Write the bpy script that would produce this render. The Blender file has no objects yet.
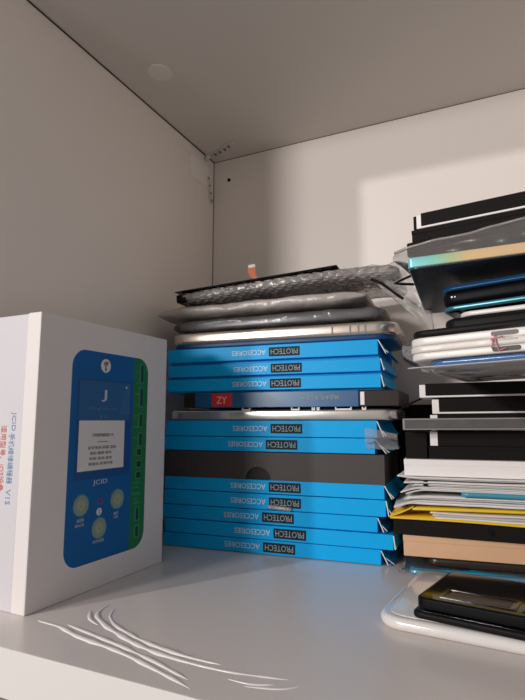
import bpy, bmesh, math, random
from mathutils import Vector, Matrix, noise
R = math.radians
rnd = random.Random(7)
sc = bpy.context.scene
COL = sc.collection

# ------------------------------------------------------------------ materials
def newmat(name):
    m = bpy.data.materials.new(name); m.use_nodes = True
    nt = m.node_tree
    return m, nt, nt.nodes['Principled BSDF']

def mat(name, col, rough=0.5, metal=0.0, spec=0.5, var=0.0, vscale=40, bump=0.0, bscale=300, coat=0.0):
    m, nt, b = newmat(name)
    b.inputs['Base Color'].default_value = (*col, 1)
    b.inputs['Roughness'].default_value = rough
    b.inputs['Metallic'].default_value = metal
    b.inputs['Specular IOR Level'].default_value = spec
    b.inputs['Coat Weight'].default_value = coat
    b.inputs['Coat Roughness'].default_value = 0.08
    tc = nt.nodes.new('ShaderNodeTexCoord')
    if var > 0:
        n = nt.nodes.new('ShaderNodeTexNoise'); n.inputs['Scale'].default_value = vscale
        n.inputs['Detail'].default_value = 4
        nt.links.new(tc.outputs['Object'], n.inputs['Vector'])
        mx = nt.nodes.new('ShaderNodeMix'); mx.data_type = 'RGBA'
        mx.inputs['A'].default_value = (*[c * (1 - var) for c in col], 1)
        mx.inputs['B'].default_value = (*[min(1, c * (1 + var)) for c in col], 1)
        nt.links.new(n.outputs['Fac'], mx.inputs['Factor'])
        nt.links.new(mx.outputs['Result'], b.inputs['Base Color'])
    if bump > 0:
        n2 = nt.nodes.new('ShaderNodeTexNoise'); n2.inputs['Scale'].default_value = bscale
        nt.links.new(tc.outputs['Object'], n2.inputs['Vector'])
        bp = nt.nodes.new('ShaderNodeBump'); bp.inputs['Strength'].default_value = bump
        bp.inputs['Distance'].default_value = 0.001
        nt.links.new(n2.outputs['Fac'], bp.inputs['Height'])
        nt.links.new(bp.outputs['Normal'], b.inputs['Normal'])
    return m

def film(name, col, body, rough=0.2, bump=0.6, bscale=120, fres=1.25):
    """see-through plastic: a share of clear film, the rest milky, with a glossy skin"""
    m, nt, b = newmat(name)
    out = nt.nodes['Material Output']
    b.inputs['Base Color'].default_value = (*col, 1)
    b.inputs['Roughness'].default_value = rough
    b.inputs['Specular IOR Level'].default_value = 0.5
    tr = nt.nodes.new('ShaderNodeBsdfTransparent')
    gl = nt.nodes.new('ShaderNodeBsdfGlossy'); gl.inputs['Roughness'].default_value = rough * 0.6
    mx = nt.nodes.new('ShaderNodeMixShader'); mx.inputs['Fac'].default_value = body
    mx2 = nt.nodes.new('ShaderNodeMixShader')
    fr = nt.nodes.new('ShaderNodeFresnel'); fr.inputs['IOR'].default_value = fres
    tc = nt.nodes.new('ShaderNodeTexCoord')
    n2 = nt.nodes.new('ShaderNodeTexNoise'); n2.inputs['Scale'].default_value = bscale
    n2.inputs['Detail'].default_value = 3
    bp = nt.nodes.new('ShaderNodeBump'); bp.inputs['Strength'].default_value = bump
    bp.inputs['Distance'].default_value = 0.002
    L = nt.links.new
    L(tc.outputs['Object'], n2.inputs['Vector']); L(n2.outputs['Fac'], bp.inputs['Height'])
    for s in (b, gl, fr): L(bp.outputs['Normal'], s.inputs['Normal'])
    L(tr.outputs[0], mx.inputs[1]); L(b.outputs[0], mx.inputs[2])
    L(fr.outputs[0], mx2.inputs['Fac']); L(mx.outputs[0], mx2.inputs[1]); L(gl.outputs[0], mx2.inputs[2])
    L(mx2.outputs[0], out.inputs['Surface'])
    return m

def ramp_mat(name, stops, x0, x1, rough=0.25, metal=0.6):
    m, nt, b = newmat(name)
    tc = nt.nodes.new('ShaderNodeTexCoord'); sx = nt.nodes.new('ShaderNodeSeparateXYZ')
    mr = nt.nodes.new('ShaderNodeMapRange'); mr.inputs['From Min'].default_value = x0; mr.inputs['From Max'].default_value = x1
    cr = nt.nodes.new('ShaderNodeValToRGB')
    els = cr.color_ramp.elements
    while len(els) < len(stops): els.new(0.5)
    for e, (p, c) in zip(els, stops): e.position = p; e.color = (*c, 1)
    L = nt.links.new
    L(tc.outputs['Object'], sx.inputs[0]); L(sx.outputs['X'], mr.inputs['Value'])
    L(mr.outputs[0], cr.inputs[0]); L(cr.outputs[0], b.inputs['Base Color'])
    b.inputs['Roughness'].default_value = rough; b.inputs['Metallic'].default_value = metal
    return m

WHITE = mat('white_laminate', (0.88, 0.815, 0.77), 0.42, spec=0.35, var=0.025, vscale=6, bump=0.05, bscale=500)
UNDER = mat('dimmed_white_laminate', (0.70, 0.655, 0.61), 0.45, spec=0.3, var=0.025, vscale=6)  # toned-down copy of the white laminate, the ceiling's shade put into its colour
LIDW = mat('coated_white_card', (0.74, 0.695, 0.69), 0.45, var=0.015, vscale=20)
SHELF = mat('shelf_laminate', (0.69, 0.63, 0.605), 0.26, spec=0.5, var=0.02, vscale=6, bump=0.03, bscale=350)
RIDGE = mat('pale_film', (0.82, 0.78, 0.765), 0.2, spec=0.6)
EDGE = mat('shelf_edge_band', (0.74, 0.71, 0.69), 0.35)
SEAM = mat('dark_joint', (0.06, 0.05, 0.045), 0.8)
CAP = mat('cap_plastic', (0.78, 0.75, 0.71), 0.45)
CAPL = mat('pale_plate', (0.93, 0.88, 0.84), 0.4)
CLEARP = mat('milky_plastic', (0.74, 0.71, 0.68), 0.3, var=0.05, vscale=90)
HOLE = mat('hole_dark', (0.012, 0.01, 0.01), 0.9)
CARD_W = mat('white_card', (0.84, 0.80, 0.785), 0.5, var=0.015, vscale=20)
TOOTH = mat('tooth_grey', (0.20, 0.185, 0.17), 0.5)
CARD_G = mat('pale_grey_card', (0.60, 0.58, 0.61), 0.5, var=0.015, vscale=20)
BLUE = mat('blue_card', (0.003, 0.40, 0.86), 0.42, spec=0.15, var=0.06, vscale=25, bump=0.03, bscale=200)
PAPER = mat('raw_paper_edge', (0.78, 0.75, 0.70), 0.7)
PLATE = mat('printed_black', (0.008, 0.022, 0.032), 0.55, spec=0.15)
INKW = mat('white_ink', (0.62, 0.72, 0.78), 0.5)
INKG = mat('grey_ink', (0.30, 0.36, 0.39), 0.5, spec=0.2)
GREYB = mat('charcoal_card', (0.060, 0.052, 0.050), 0.5, spec=0.3, var=0.06, vscale=30)
GREYD = mat('charcoal_inner', (0.012, 0.011, 0.011), 0.7)
NAVY = mat('navy_card', (0.012, 0.10, 0.24), 0.3, var=0.05, vscale=30)
TRAYD = mat('dark_tray', (0.030, 0.023, 0.020), 0.4, spec=0.2, var=0.1)
RED = mat('red_sticker', (0.68, 0.02, 0.025), 0.4)
PINKW = mat('sticker_letters', (0.85, 0.55, 0.5), 0.5)
SILVER = mat('silver_metal', (0.74, 0.71, 0.67), 0.22, metal=0.9, var=0.15, vscale=60)
CHAMP = mat('champagne_metal', (0.66, 0.58, 0.52), 0.25, metal=0.85, var=0.15, vscale=45)
STRIPE = mat('antenna_grey', (0.22, 0.19, 0.17), 0.5)
BLK = mat('black_card', (0.0125, 0.0105, 0.0100), 0.6, spec=0.06, var=0.08, vscale=40)
BLKG = mat('black_gloss', (0.006, 0.006, 0.007), 0.08, spec=0.6)
BLKP = mat('black_plastic', (0.010, 0.009, 0.009), 0.45, spec=0.07)
BLKS = mat('black_satin', (0.005, 0.005, 0.006), 0.45, spec=0.07)
NAVYG = mat('navy_glass', (0.012, 0.022, 0.04), 0.22)
GREYGL = mat('grey_navy_glass', (0.035, 0.042, 0.055), 0.3)
TEAL = mat('teal_metal', (0.045, 0.20, 0.25), 0.3, metal=0.35)
BLUEM = mat('blue_metal', (0.010, 0.07, 0.19), 0.35, metal=0.15)
NAVYB = mat('navy_back', (0.008, 0.055, 0.17), 0.4, spec=0.3)
BLUEG = mat('blue_back_glass', (0.06, 0.15, 0.36), 0.2)
PHW = mat('white_plastic', (0.76, 0.73, 0.70), 0.35, var=0.02)
PHW2 = mat('ivory_plastic', (0.68, 0.63, 0.59), 0.4, var=0.03)
SLOT = mat('slot_grey', (0.10, 0.085, 0.08), 0.5)
SLOTD = mat('slot_black', (0.012, 0.011, 0.012), 0.5)
SLOT2 = mat('slot_pale', (0.46, 0.40, 0.37), 0.5)
PINK = mat('pink_ribbon', (0.60, 0.20, 0.28), 0.55)
KRAFT = mat('kraft_card', (0.66, 0.41, 0.245), 0.65, var=0.07, vscale=60, bump=0.08)
YEL = mat('yellow_paper', (0.80, 0.54, 0.03), 0.45, var=0.05, vscale=60)
YELD = mat('shaded_yellow_paper', (0.42, 0.24, 0.02), 0.6)  # darker copy of the envelope yellow, interior shading put into the colour
SHEET = mat('white_sleeve', (0.66, 0.64, 0.625), 0.4, var=0.05, vscale=40)
SHEET2 = mat('grey_sleeve', (0.48, 0.465, 0.46), 0.35, var=0.08, vscale=40)
SHEET3 = mat('pale_sleeve', (0.76, 0.735, 0.72), 0.45, var=0.04, vscale=40)
CYANP = mat('cyan_sleeve', (0.07, 0.30, 0.40), 0.3, var=0.06)
CYAN = mat('cyan_plastic', (0.01, 0.36, 0.60), 0.2)
TRAY = mat('grey_clear_plastic', (0.105, 0.10, 0.10), 0.2, var=0.3, vscale=70)
TRAYE = mat('tray_lip', (0.27, 0.26, 0.26), 0.25)
GLOSSW = mat('gloss_white', (0.72, 0.69, 0.67), 0.12, spec=0.5, coat=0.3)
ORANGE = mat('orange_flex', (0.62, 0.13, 0.03), 0.5, var=0.1)
BROWN = mat('dark_brown_plastic', (0.03, 0.02, 0.016), 0.3)
P_BLUE = mat('print_blue', (0.008, 0.115, 0.36), 0.5, spec=0.2)
P_BLUED = mat('print_deep_blue', (0.005, 0.06, 0.24), 0.4)
P_BLUES = mat('print_screen_blue', (0.018, 0.10, 0.28), 0.4)
P_BLUES2 = mat('print_screen_light', (0.03, 0.125, 0.31), 0.4)
P_GREEN = mat('print_green', (0.01, 0.16, 0.03), 0.4, var=0.12, vscale=150)
P_GREEND = mat('print_slot', (0.006, 0.03, 0.008), 0.4)
P_LGREEN = mat('print_light_green', (0.04, 0.26, 0.09), 0.4)
P_WHITE = mat('print_white', (0.72, 0.70, 0.70), 0.5)
P_KNOB = mat('print_knob', (0.22, 0.32, 0.26), 0.5)
P_KNOB2 = mat('print_knob_rim', (0.10, 0.24, 0.30), 0.5)
P_KNOB3 = mat('print_knob_core', (0.34, 0.37, 0.24), 0.5)
P_RED = mat('print_red', (0.22, 0.03, 0.10), 0.5)
P_BROWN = mat('print_brown', (0.22, 0.10, 0.05), 0.5)
P_GREY = mat('print_grey', (0.16, 0.15, 0.15), 0.5)
P_DIM = mat('print_dim_blue', (0.10, 0.22, 0.45), 0.5)
P_JW = mat('print_pale_letter', (0.50, 0.56, 0.66), 0.5)
INK_RED = mat('spine_red', (0.62, 0.12, 0.10), 0.5)
INK_BLUE = mat('spine_blue', (0.16, 0.27, 0.46), 0.5)
CLEAR = film('clear_film', (0.62, 0.58, 0.56), 0.16, 0.12, 0.8, 90, 1.3)
HAZE = film('hazy_film', (0.50, 0.465, 0.445), 0.42, 0.22, 0.6, 120, 1.25)
BUBBLE = film('bubble_film', (0.50, 0.46, 0.435), 0.50, 0.18, 0.4, 160, 1.22)
FOAM = film('foam_film', (0.50, 0.46, 0.43), 0.85, 0.3, 0.5, 140, 1.2)
GREYBAG = film('grey_bag_film', (0.26, 0.24, 0.235), 0.30, 0.25, 0.3, 60, 1.10)
GREYLIP = film('grey_bag_lip', (0.40, 0.37, 0.36), 0.6, 0.25, 0.4, 60, 1.15)
CLEAR2 = film('thin_clear_film', (0.66, 0.63, 0.61), 0.05, 0.16, 0.15, 50, 1.06)
VEIL2 = film('thin_veil_film', (0.55, 0.52, 0.50), 0.35, 0.25, 0.3, 70, 1.12)
VEIL = film('milky_veil_film', (0.80, 0.76, 0.74), 0.85, 0.35, 0.05, 30, 1.08)

# ------------------------------------------------------------------ mesh helpers
class MB:
    def __init__(self):
        self.bm = bmesh.new(); self.mats = []; self.smooth = False
    def mi(self, m):
        if m not in self.mats: self.mats.append(m)
        return self.mats.index(m)
    def _add(self, tmp, m):
        i = self.mi(m)
        for f in tmp.faces: f.material_index = i
        me = bpy.data.meshes.new('t'); tmp.to_mesh(me); tmp.free()
        self.bm.from_mesh(me); bpy.data.meshes.remove(me)
    def box(self, x0, x1, y0, y1, z0, z1, m, bev=0.0, seg=2):
        t = bmesh.new(); bmesh.ops.create_cube(t, size=1)
        for v in t.verts:
            v.co = Vector((x0 + (v.co.x + .5) * (x1 - x0), y0 + (v.co.y + .5) * (y1 - y0), z0 + (v.co.z + .5) * (z1 - z0)))
        if bev: bmesh.ops.bevel(t, geom=list(t.edges), offset=bev, segments=seg, affect='EDGES', profile=0.5)
        self._add(t, m); return self
    def prism(self, pts, d0, d1, fn, m):
        """outline pts (a,b) between depths d0 and d1, fn(a,b,d) -> xyz"""
        t = bmesh.new()
        lo = [t.verts.new(fn(a, b, d0)) for a, b in pts]; hi = [t.verts.new(fn(a, b, d1)) for a, b in pts]
        n = len(pts)
        t.faces.new(lo[::-1]); t.faces.new(hi)
        for i in range(n): t.faces.new((lo[i], lo[(i + 1) % n], hi[(i + 1) % n], hi[i]))
        bmesh.ops.recalc_face_normals(t, faces=t.faces)
        self._add(t, m); return self
    def rslab(self, x0, x1, y0, y1, z0, z1, rc, e, m, seg=6, n=4):
        """rounded-corner plate with rounded rim"""
        t = bmesh.new(); rings = []
        prof = []
        for k in range(n + 1):
            a = k / n * math.pi / 2
            prof.append((e * (1 - math.sin(a)), z0 + e * (1 - math.cos(a))))
        for k in range(n + 1):
            a = k / n * math.pi / 2
            prof.append((e * (1 - math.cos(a)), z1 - e * (1 - math.sin(a))))
        for ins, z in prof:
            rings.append([t.verts.new((px, py, z)) for px, py in rrect(x0 + ins, x1 - ins, y0 + ins, y1 - ins, max(rc - ins, 1e-4), seg)])
        N = len(rings[0])
        for a, b in zip(rings, rings[1:]):
            for i in range(N): t.faces.new((a[i], a[(i + 1) % N], b[(i + 1) % N], b[i]))
        t.faces.new(rings[0][::-1]); t.faces.new(rings[-1])
        bmesh.ops.recalc_face_normals(t, faces=t.faces)
        self._add(t, m); return self
    def tube(self, pts, r, m, n=8, flat=1.0):
        t = bmesh.new(); rings = []
        pts = [Vector(p) for p in pts]
        for i, p in enumerate(pts):
            d = (pts[min(i + 1, len(pts) - 1)] - pts[max(i - 1, 0)]).normalized()
            s = d.cross(Vector((0, 0, 1)))
            s = s.normalized() if s.length > 1e-4 else Vector((1, 0, 0))
            u = s.cross(d)
            rr = r[i] if isinstance(r, (list, tuple)) else r
            rings.append([t.verts.new(p + s * rr * math.cos(a) + u * rr * flat * math.sin(a)) for a in [2 * math.pi * k / n for k in range(n)]])
        for a, b in zip(rings, rings[1:]):
            for i in range(n): t.faces.new((a[i], a[(i + 1) % n], b[(i + 1) % n], b[i]))
        t.faces.new(rings[0]); t.faces.new(rings[-1][::-1])
        bmesh.ops.recalc_face_normals(t, faces=t.faces)
        self._add(t, m); return self
    def ribbon(self, pts, width, th, m):
        """flat strip along pts; width is a vector"""
        t = bmesh.new(); w = Vector(width) / 2; rows = []
        pts = [Vector(p) for p in pts]
        for i, p in enumerate(pts):
            d = (pts[min(i + 1, len(pts) - 1)] - pts[max(i - 1, 0)]).normalized()
            nn = d.cross(w.normalized()).normalized() * th / 2
            rows.append([t.verts.new(q) for q in (p - w - nn, p + w - nn, p + w + nn, p - w + nn)])
        for a, b in zip(rows, rows[1:]):
            for i in range(4): t.faces.new((a[i], a[(i + 1) % 4], b[(i + 1) % 4], b[i]))
        t.faces.new(rows[0]); t.faces.new(rows[-1][::-1])
        bmesh.ops.recalc_face_normals(t, faces=t.faces)
        self._add(t, m); return self
    def text(self, s, cx, cy, fn, m, height=None, width=None, th=0.00012, d=0.0):
        """text centred on (cx,cy) of a plane; fn(a,b,d) -> xyz, a to the reader's right, b up"""
        cu = bpy.data.curves.new('t', 'FONT'); cu.body = s; cu.resolution_u = 2
        o = bpy.data.objects.new('t', cu)
        me = bpy.data.meshes.new_from_object(o)
        bpy.data.objects.remove(o); bpy.data.curves.remove(cu)
        t = bmesh.new(); t.from_mesh(me); bpy.data.meshes.remove(me)
        if not t.verts: t.free(); return self
        xs = [v.co.x for v in t.verts]; ys = [v.co.y for v in t.verts]
        w, h = max(xs) - min(xs), max(ys) - min(ys)
        sx = width / w if width else height / h
        sy = height / h if height else sx
        mx, my = (max(xs) + min(xs)) / 2, (max(ys) + min(ys)) / 2
        r = bmesh.ops.extrude_face_region(t, geom=list(t.faces))
        up = set(v for v in r['geom'] if isinstance(v, bmesh.types.BMVert))
        for v in t.verts:
            v.co = Vector(fn(cx + (v.co.x - mx) * sx, cy + (v.co.y - my) * sy, d + (th if v in up else 0)))
        bmesh.ops.recalc_face_normals(t, faces=t.faces)
        self._add(t, m); return self
    def build(self, name, parent=None, smooth=False):
        me = bpy.data.meshes.new(name); self.bm.to_mesh(me); self.bm.free()
        for m in self.mats: me.materials.append(m)
        if smooth:
            for p in me.polygons: p.use_smooth = True
        o = bpy.data.objects.new(name, me); COL.objects.link(o)
        if parent: o.parent = parent
        return o

def rrect(x0, x1, y0, y1, r, seg=6):
    out = []
    for cx, cy, a0 in ((x1 - r, y1 - r, 0), (x0 + r, y1 - r, 90), (x0 + r, y0 + r, 180), (x1 - r, y0 + r, 270)):
        for k in range(seg + 1):
            a = R(a0 + 90 * k / seg); out.append((cx + r * math.cos(a), cy + r * math.sin(a)))
    return out
def disc(cx, cy, rx, ry=None, n=28):
    ry = ry or rx
    return [(cx + rx * math.cos(2 * math.pi * k / n), cy + ry * math.sin(2 * math.pi * k / n)) for k in range(n)]
def rect(x0, x1, y0, y1): return [(x0, y0), (x1, y0), (x1, y1), (x0, y1)]
def xy(a, b, d): return (a, b, d)

def thing(name, label, cat, loc=(0, 0, 0), yaw=0, roll=0, pitch=0, group=None):
    o = bpy.data.objects.new(name, None); COL.objects.link(o); o.empty_display_size = .02
    o.location = loc; o.rotation_euler = (R(pitch), R(-roll), R(yaw))
    return tag(o, label, cat, group)
def tag(o, label, cat, group=None):
    o['label'] = label; o['category'] = cat
    if group: o['group'] = group
    return o
def struct(o): o['kind'] = 'structure'; return o

def pouch(L, D, T, m, parent, name, bub=0.0, amp=0.0006, crumple=0.0012, seed=0, p=0.55, nx=150, nu=84, end=0.012, droop=0.0):
    """a wrapped bag: rounded slab with bubbles and crumples"""
    b = MB(); t = bmesh.new(); rows = []
    per = 2 * (D + T)
    for i in range(nx + 1):
        x = L * i / nx
        dd = min(x, L - x)
        e = 0.30 + 0.70 * min(1, dd / end) ** 0.5
        ed = 0.86 + 0.14 * min(1, dd / end) ** 0.5
        row = []
        for j in range(nu):
            a = 2 * math.pi * j / nu
            ca, sa = math.cos(a), math.sin(a)
            cy = math.copysign(abs(ca) ** p, ca); sz = math.copysign(abs(sa) ** p, sa)
            y = D / 2 + D / 2 * cy * ed; z = T / 2 + T / 2 * sz * e
            nrm = Vector((0, cy * abs(cy), sz * abs(sz) * 1.2)).normalized()
            q = Vector((x * 26 + seed * 7.3, y * 26, z * 60))
            disp = crumple * (noise.noise(q) + 0.5 * noise.noise(q * 2.7)) * 1.1
            if bub:
                sN = j / nu * per
                rowi = round(sN / (bub * .87)); off = (rowi % 2) * bub / 2
                ci = round((x + off) / bub)
                hsh = noise.cell(Vector((ci + .5, rowi + .5, seed + .5)))
                hs2 = noise.cell(Vector((ci + 40.5, rowi + 9.5, seed + .5)))
                dx = (x + off) - ci * bub + bub * .13 * hs2; ds = sN - rowi * bub * .87 + bub * .1 * hsh
                rr = math.hypot(dx, ds) / (bub * (.33 + .1 * hsh))
                if rr < 1: disp += amp * (0.55 + 0.6 * abs(hs2)) * math.sqrt(1 - rr * rr)
            row.append(t.verts.new((x, y + nrm.y * disp, z + nrm.z * disp - droop * (x / L) ** 6)))
        rows.append(row)
    for a, c in zip(rows, rows[1:]):
        for j in range(nu): t.faces.new((a[j], a[(j + 1) % nu], c[(j + 1) % nu], c[j]))
    t.faces.new(rows[0][::-1]); t.faces.new(rows[-1])
    bmesh.ops.recalc_face_normals(t, faces=t.faces)
    b._add(t, m)
    return b.build(name, parent, smooth=True)

def sheet(fn, m, parent, name, nx=40, ny=16, th=0.0004, smooth=True):
    """thin sheet, fn(u,v) -> xyz, given a thickness along its normals"""
    b = MB(); t = bmesh.new()
    g = [[t.verts.new(fn(i / nx, j / ny)) for j in range(ny + 1)] for i in range(nx + 1)]
    for i in range(nx):
        for j in range(ny): t.faces.new((g[i][j], g[i + 1][j], g[i + 1][j + 1], g[i][j + 1]))
    t.normal_update()
    bmesh.ops.recalc_face_normals(t, faces=t.faces)
    bmesh.ops.solidify(t, geom=list(t.faces), thickness=th)
    b._add(t, m)
    return b.build(name, parent, smooth=smooth)

# ------------------------------------------------------------------ the cabinet
XL, YB, ZC, YF, XR = -0.3697, 0.62, 0.502, 0.225, 0.43
T = 0.018
struct(MB().box(XL - T, XR + T, YF, YB + T, -0.0262, 0, SHELF).build('floor'))
ob = struct(MB().box(XL - T, XR + T, YF - 0.0008, YF - 0.00001, -0.0262, -0.00001, EDGE).build('trim_1'))
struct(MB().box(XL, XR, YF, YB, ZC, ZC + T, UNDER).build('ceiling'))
struct(MB().box(XL - T, XL, YF, YB + T, 0, ZC + 0.30, WHITE).build('wall_left'))
struct(MB().box(XR, XR + T, YF, YB + T, 0, ZC + 0.30, WHITE).build('wall_right'))
wb = struct(MB().box(XL, XR, YB, YB + T, 0, ZC + 0.30, WHITE).build('wall_back'))
MB().prism(disc(-0.3444, 0.4706, 0.0027), YB - 0.0003, YB - 0.00002, lambda a, b, d: (a, d, b), HOLE).build('screw_hole', wb)
struct(MB().box(XL, XL + 0.0016, YF, YB, ZC - 0.0008, ZC, SEAM).build('trim_2'))
struct(MB().box(XL, XR, YB - 0.0006, YB, ZC - 0.0005, ZC, SEAM).build('trim_3'))
struct(MB().box(XL, XL + 0.0007, YB - 0.0007, YB, 0.0, ZC, SEAM).build('trim_4'))
# the compartment under the shelf
struct(MB().box(XL - T, XL, YF, YB + T, -0.32, -0.0262, WHITE).build('wall_left_lower'))
struct(MB().box(XL, XR, YB, YB + T, -0.32, -0.0262, WHITE).build('wall_back_lower'))

cap = MB().prism(disc(-0.3209, 0.4213, 0.0132, n=40), ZC - 0.0009, ZC, xy, CAP).build('cover_cap')
tag(cap, 'round off-white screw cover cap stuck on the underside of the upper board', 'cover cap')
bevel = cap.modifiers.new('b', 'BEVEL'); bevel.width = 0.0005; bevel.segments = 2

# corner fastener
t = thing('corner_fastener', 'milky plastic corner fastener with toothed arms, up in the left back corner', 'bracket', (XL, 0.59, ZC - 0.02))
b = MB()
for k in range(11):
    f = k / 10
    x, y = 0.002 + 0.047 * f, 0.008 - 0.0165 * f + 0.003 * math.sin(f * 3)
    b.box(x - 0.003, x + 0.0035, y - 0.004, y + 0.004, 0.0178, 0.0199, CLEARP, 0.0004)
    if k % 2: b.box(x - 0.0012, x + 0.0012, y - 0.0030, y + 0.0030, 0.0170, 0.0178, TOOTH, 0.0003)
b.build('ceiling_arm', t)
b = MB()
for k in range(7):
    f = k / 6
    z, y = -0.012 - 0.030 * f, 0.012 + 0.0085 * f
    b.box(0.0001, 0.0022, y - 0.0035, y + 0.0035, z - 0.003, z + 0.003, CLEARP, 0.0004)
    if k % 2 == 0: b.box(0.0022, 0.0034, y - 0.0014, y + 0.0014, z - 0.0014, z + 0.0014, TOOTH, 0.0003)
b.build('wall_arm', t)
MB().box(0.0001, 0.0012, -0.036, 0.014, -0.026, 0.004, CAPL, 0.0004).build('back_plate', t)
MB().tube([(0.002, 0.004, 0.012), (0.004, 0.006, 0.016), (0.008, 0.006, 0.018)], 0.003, CLEARP).build('hinge', t, True)

# wrinkles of film on the shelf
b = MB()
def ridge(pts, r, off=0.0):
    P = [Vector((x, y, 0)) for x, y in pts]; fine = []
    for i in range(len(P) - 1):
        p0, p1, p2, p3 = P[max(i - 1, 0)], P[i], P[i + 1], P[min(i + 2, len(P) - 1)]
        for k in range(8):
            s = k / 8
            fine.append(0.5 * ((2 * p1) + (p2 - p0) * s + (2 * p0 - 5 * p1 + 4 * p2 - p3) * s * s + (3 * p1 - p0 - 3 * p2 + p3) * s ** 3))
    fine.append(P[-1]); n = len(fine); rs = []
    for i, q in enumerate(fine):
        w = math.sin(math.pi * min(1, max(0, i / (n - 1)))) ** 0.5
        rs.append(max(0.00015, 1.9 * r * w * (0.8 + 0.6 * noise.noise(q * 90))))
        q.x += 0.0012 * noise.noise(q * 70); q.y += off
    b.tube(fine, rs, RIDGE, 12, 0.42)
ridge([(-.285, .262), (-.2629, .2602), (-.2403, .2540), (-.2049, .2482), (-.1705, .2385), (-.1466, .2308)], 0.0013)
ridge([(-.262, .2655), (-.236, .2600), (-.2049, .2535), (-.1750, .2452), (-.1530, .2378)], 0.0011)
ridge([(-.2615, .3042), (-.2590, .2900), (-.2483, .2798), (-.2263, .2688), (-.1955, .2583), (-.1689, .2542), (-.1378, .2539), (-.1066, .2593)], 0.0012)
ridge([(-.2540, .3000), (-.2440, .2850), (-.2260, .2740), (-.1955, .2640), (-.1689, .2595), (-.1450, .2590)], 0.0010)
ridge([(-.2660, .2900), (-.2560, .2790), (-.2440, .2730)], 0.0009)
ridge([(-.1250, .2440), (-.1080, .2490), (-.0999, .2559)], 0.0006)
ridge([(-.1350, .2470), (-.1220, .2475), (-.1120, .2520)], 0.0006)
tag(b.build('plastic_film', None, True), 'wrinkled ridges of thin clear film lying on the front of the white shelf', 'plastic film')

# ------------------------------------------------------------------ the white box with the printed device
t = thing('programmer_box', 'white upright carton printed with a blue and green device, nearest box on the left', 'box', (-0.2974, 0.2625, 0), -0.8)
MB().box(-0.056, -0.0135, 0.0005, 0.149, 0, 0.2055, CARD_G, 0.0008).build('base', t)
MB().box(-0.0136, 0, 0, 0.1494, 0, 0.206, LIDW, 0.0009).build('lid', t)
F = lambda a, b_, d: (d, a, b_)                       # right face: a away from the camera, b up, d outward
def pr(pts, m, lv): return b.prism(pts, 0.00002 + lv * 0.00006, 0.00006 + lv * 0.00006, F, m)
b = MB()
pr(rrect(0.031, 0.1213, 0.0205, 0.1835, 0.0135, 8), P_BLUE, 0)
gp = [(0.1018, 0.0205), (0.1018, 0.1835)] + [(x, y) for x, y in rrect(0.06, 0.1213, 0.0205, 0.1835, 0.0135, 8) if x > 0.1018]
cx0, cy0 = 0.111, 0.10
gp.sort(key=lambda q: math.atan2(q[1] - cy0, q[0] - cx0))
pr(gp, P_GREEN, 1)
pr(rrect(0.0372, 0.0998, 0.0835, 0.1615, 0.003), P_BLUED, 1)
pr(rrect(0.0395, 0.0978, 0.1285, 0.1600, 0.002), P_BLUES, 2)
pr([(0.0978, 0.160), (0.0978, 0.1335), (0.084, 0.1335), (0.094, 0.160)], P_BLUES2, 3)
pr(rect(0.0403, 0.0918, 0.0900, 0.1286), P_WHITE, 3)
pr(rect(0.0608, 0.0722, 0.1116, 0.1122), P_GREY, 4)
# badge
pr(disc(0.0668, 0.1729, 0.0056), P_WHITE, 1)
pr([(0.0655, 0.1695), (0.0668, 0.1682), (0.0681, 0.1695), (0.0672, 0.1735), (0.0664, 0.1735)], P_GREY, 2)
pr([(0.0640, 0.1768), (0.0655, 0.1745), (0.0660, 0.1722), (0.0644, 0.1735)], P_BROWN, 2)
pr([(0.0698, 0.1772), (0.0676, 0.1752), (0.0672, 0.1722), (0.0692, 0.1740)], P_BROWN, 2)
pr(disc(0.0668, 0.1752, 0.0014), P_BROWN, 3)
pr(disc(0.0925, 0.1565, 0.0011), P_JW, 4)
# knobs and lamps
for kx, kz in ((0.0462, 0.0648), (0.0862, 0.0645), (0.0664, 0.0449)):
    pr(disc(kx, kz, 0.0082), P_KNOB2, 1); pr(disc(kx, kz, 0.0073), P_KNOB, 2); pr(disc(kx, kz, 0.0042), P_KNOB3, 3)
    pr(disc(kx, kz - 0.0004, 0.0012), P_KNOB, 4)
pr(disc(0.0662, 0.0655, 0.0028), P_RED, 1); pr(disc(0.0662, 0.0655, 0.0015), P_BLUED, 2)
pr(disc(0.0656, 0.0575, 0.0029), P_WHITE, 1)
# sockets on the green strip
for z0, z1, w in ((.162, .1778, .0036), (.141, .1572, .0036), (.123, .134, .0036), (.1065, .1174, .0036)):
    pr(rrect(0.1094, 0.1154, z0 - 0.0008, z1 + 0.0008, 0.001), P_LGREEN, 2)
    pr(rrect(0.1112, 0.1112 + w, z0, z1, 0.0012), P_GREEND, 3)
for zc in (.1012, .0909, .0815):
    pr(rrect(0.1078, 0.1152, zc - 0.0034, zc + 0.0034, 0.001), P_LGREEN, 2); pr(rrect(0.1088, 0.1146, zc - 0.0026, zc + 0.0026, 0.0012), P_GREEND, 3)
for z0, z1 in ((.0436, .0537), (.0296, .0386)):
    pr(rrect(0.1080, 0.1148, z0 - 0.0008, z1 + 0.0008, 0.001), P_LGREEN, 2); pr(rrect(0.1100, 0.1134, z0, z1, 0.0012), P_GREEND, 3)
for k in range(7):
    pr(rect(0.1040 + 0.0008 * (k % 2), 0.1072 + 0.001 * (k % 3), 0.1700 - k * 0.0095, 0.1712 - k * 0.0095), P_LGREEN, 2)
for z, x0, x1 in ((.0745, .1045, .1140), (.0705, .1055, .1125), (.0655, .1045, .1150), (.0610, .1060, .1110), (.0575, .1070, .1130)):
    pr(rect(x0, x1, z, z + 0.0012), P_LGREEN, 2)
b.build('printed_picture', t)
b = MB()
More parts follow.
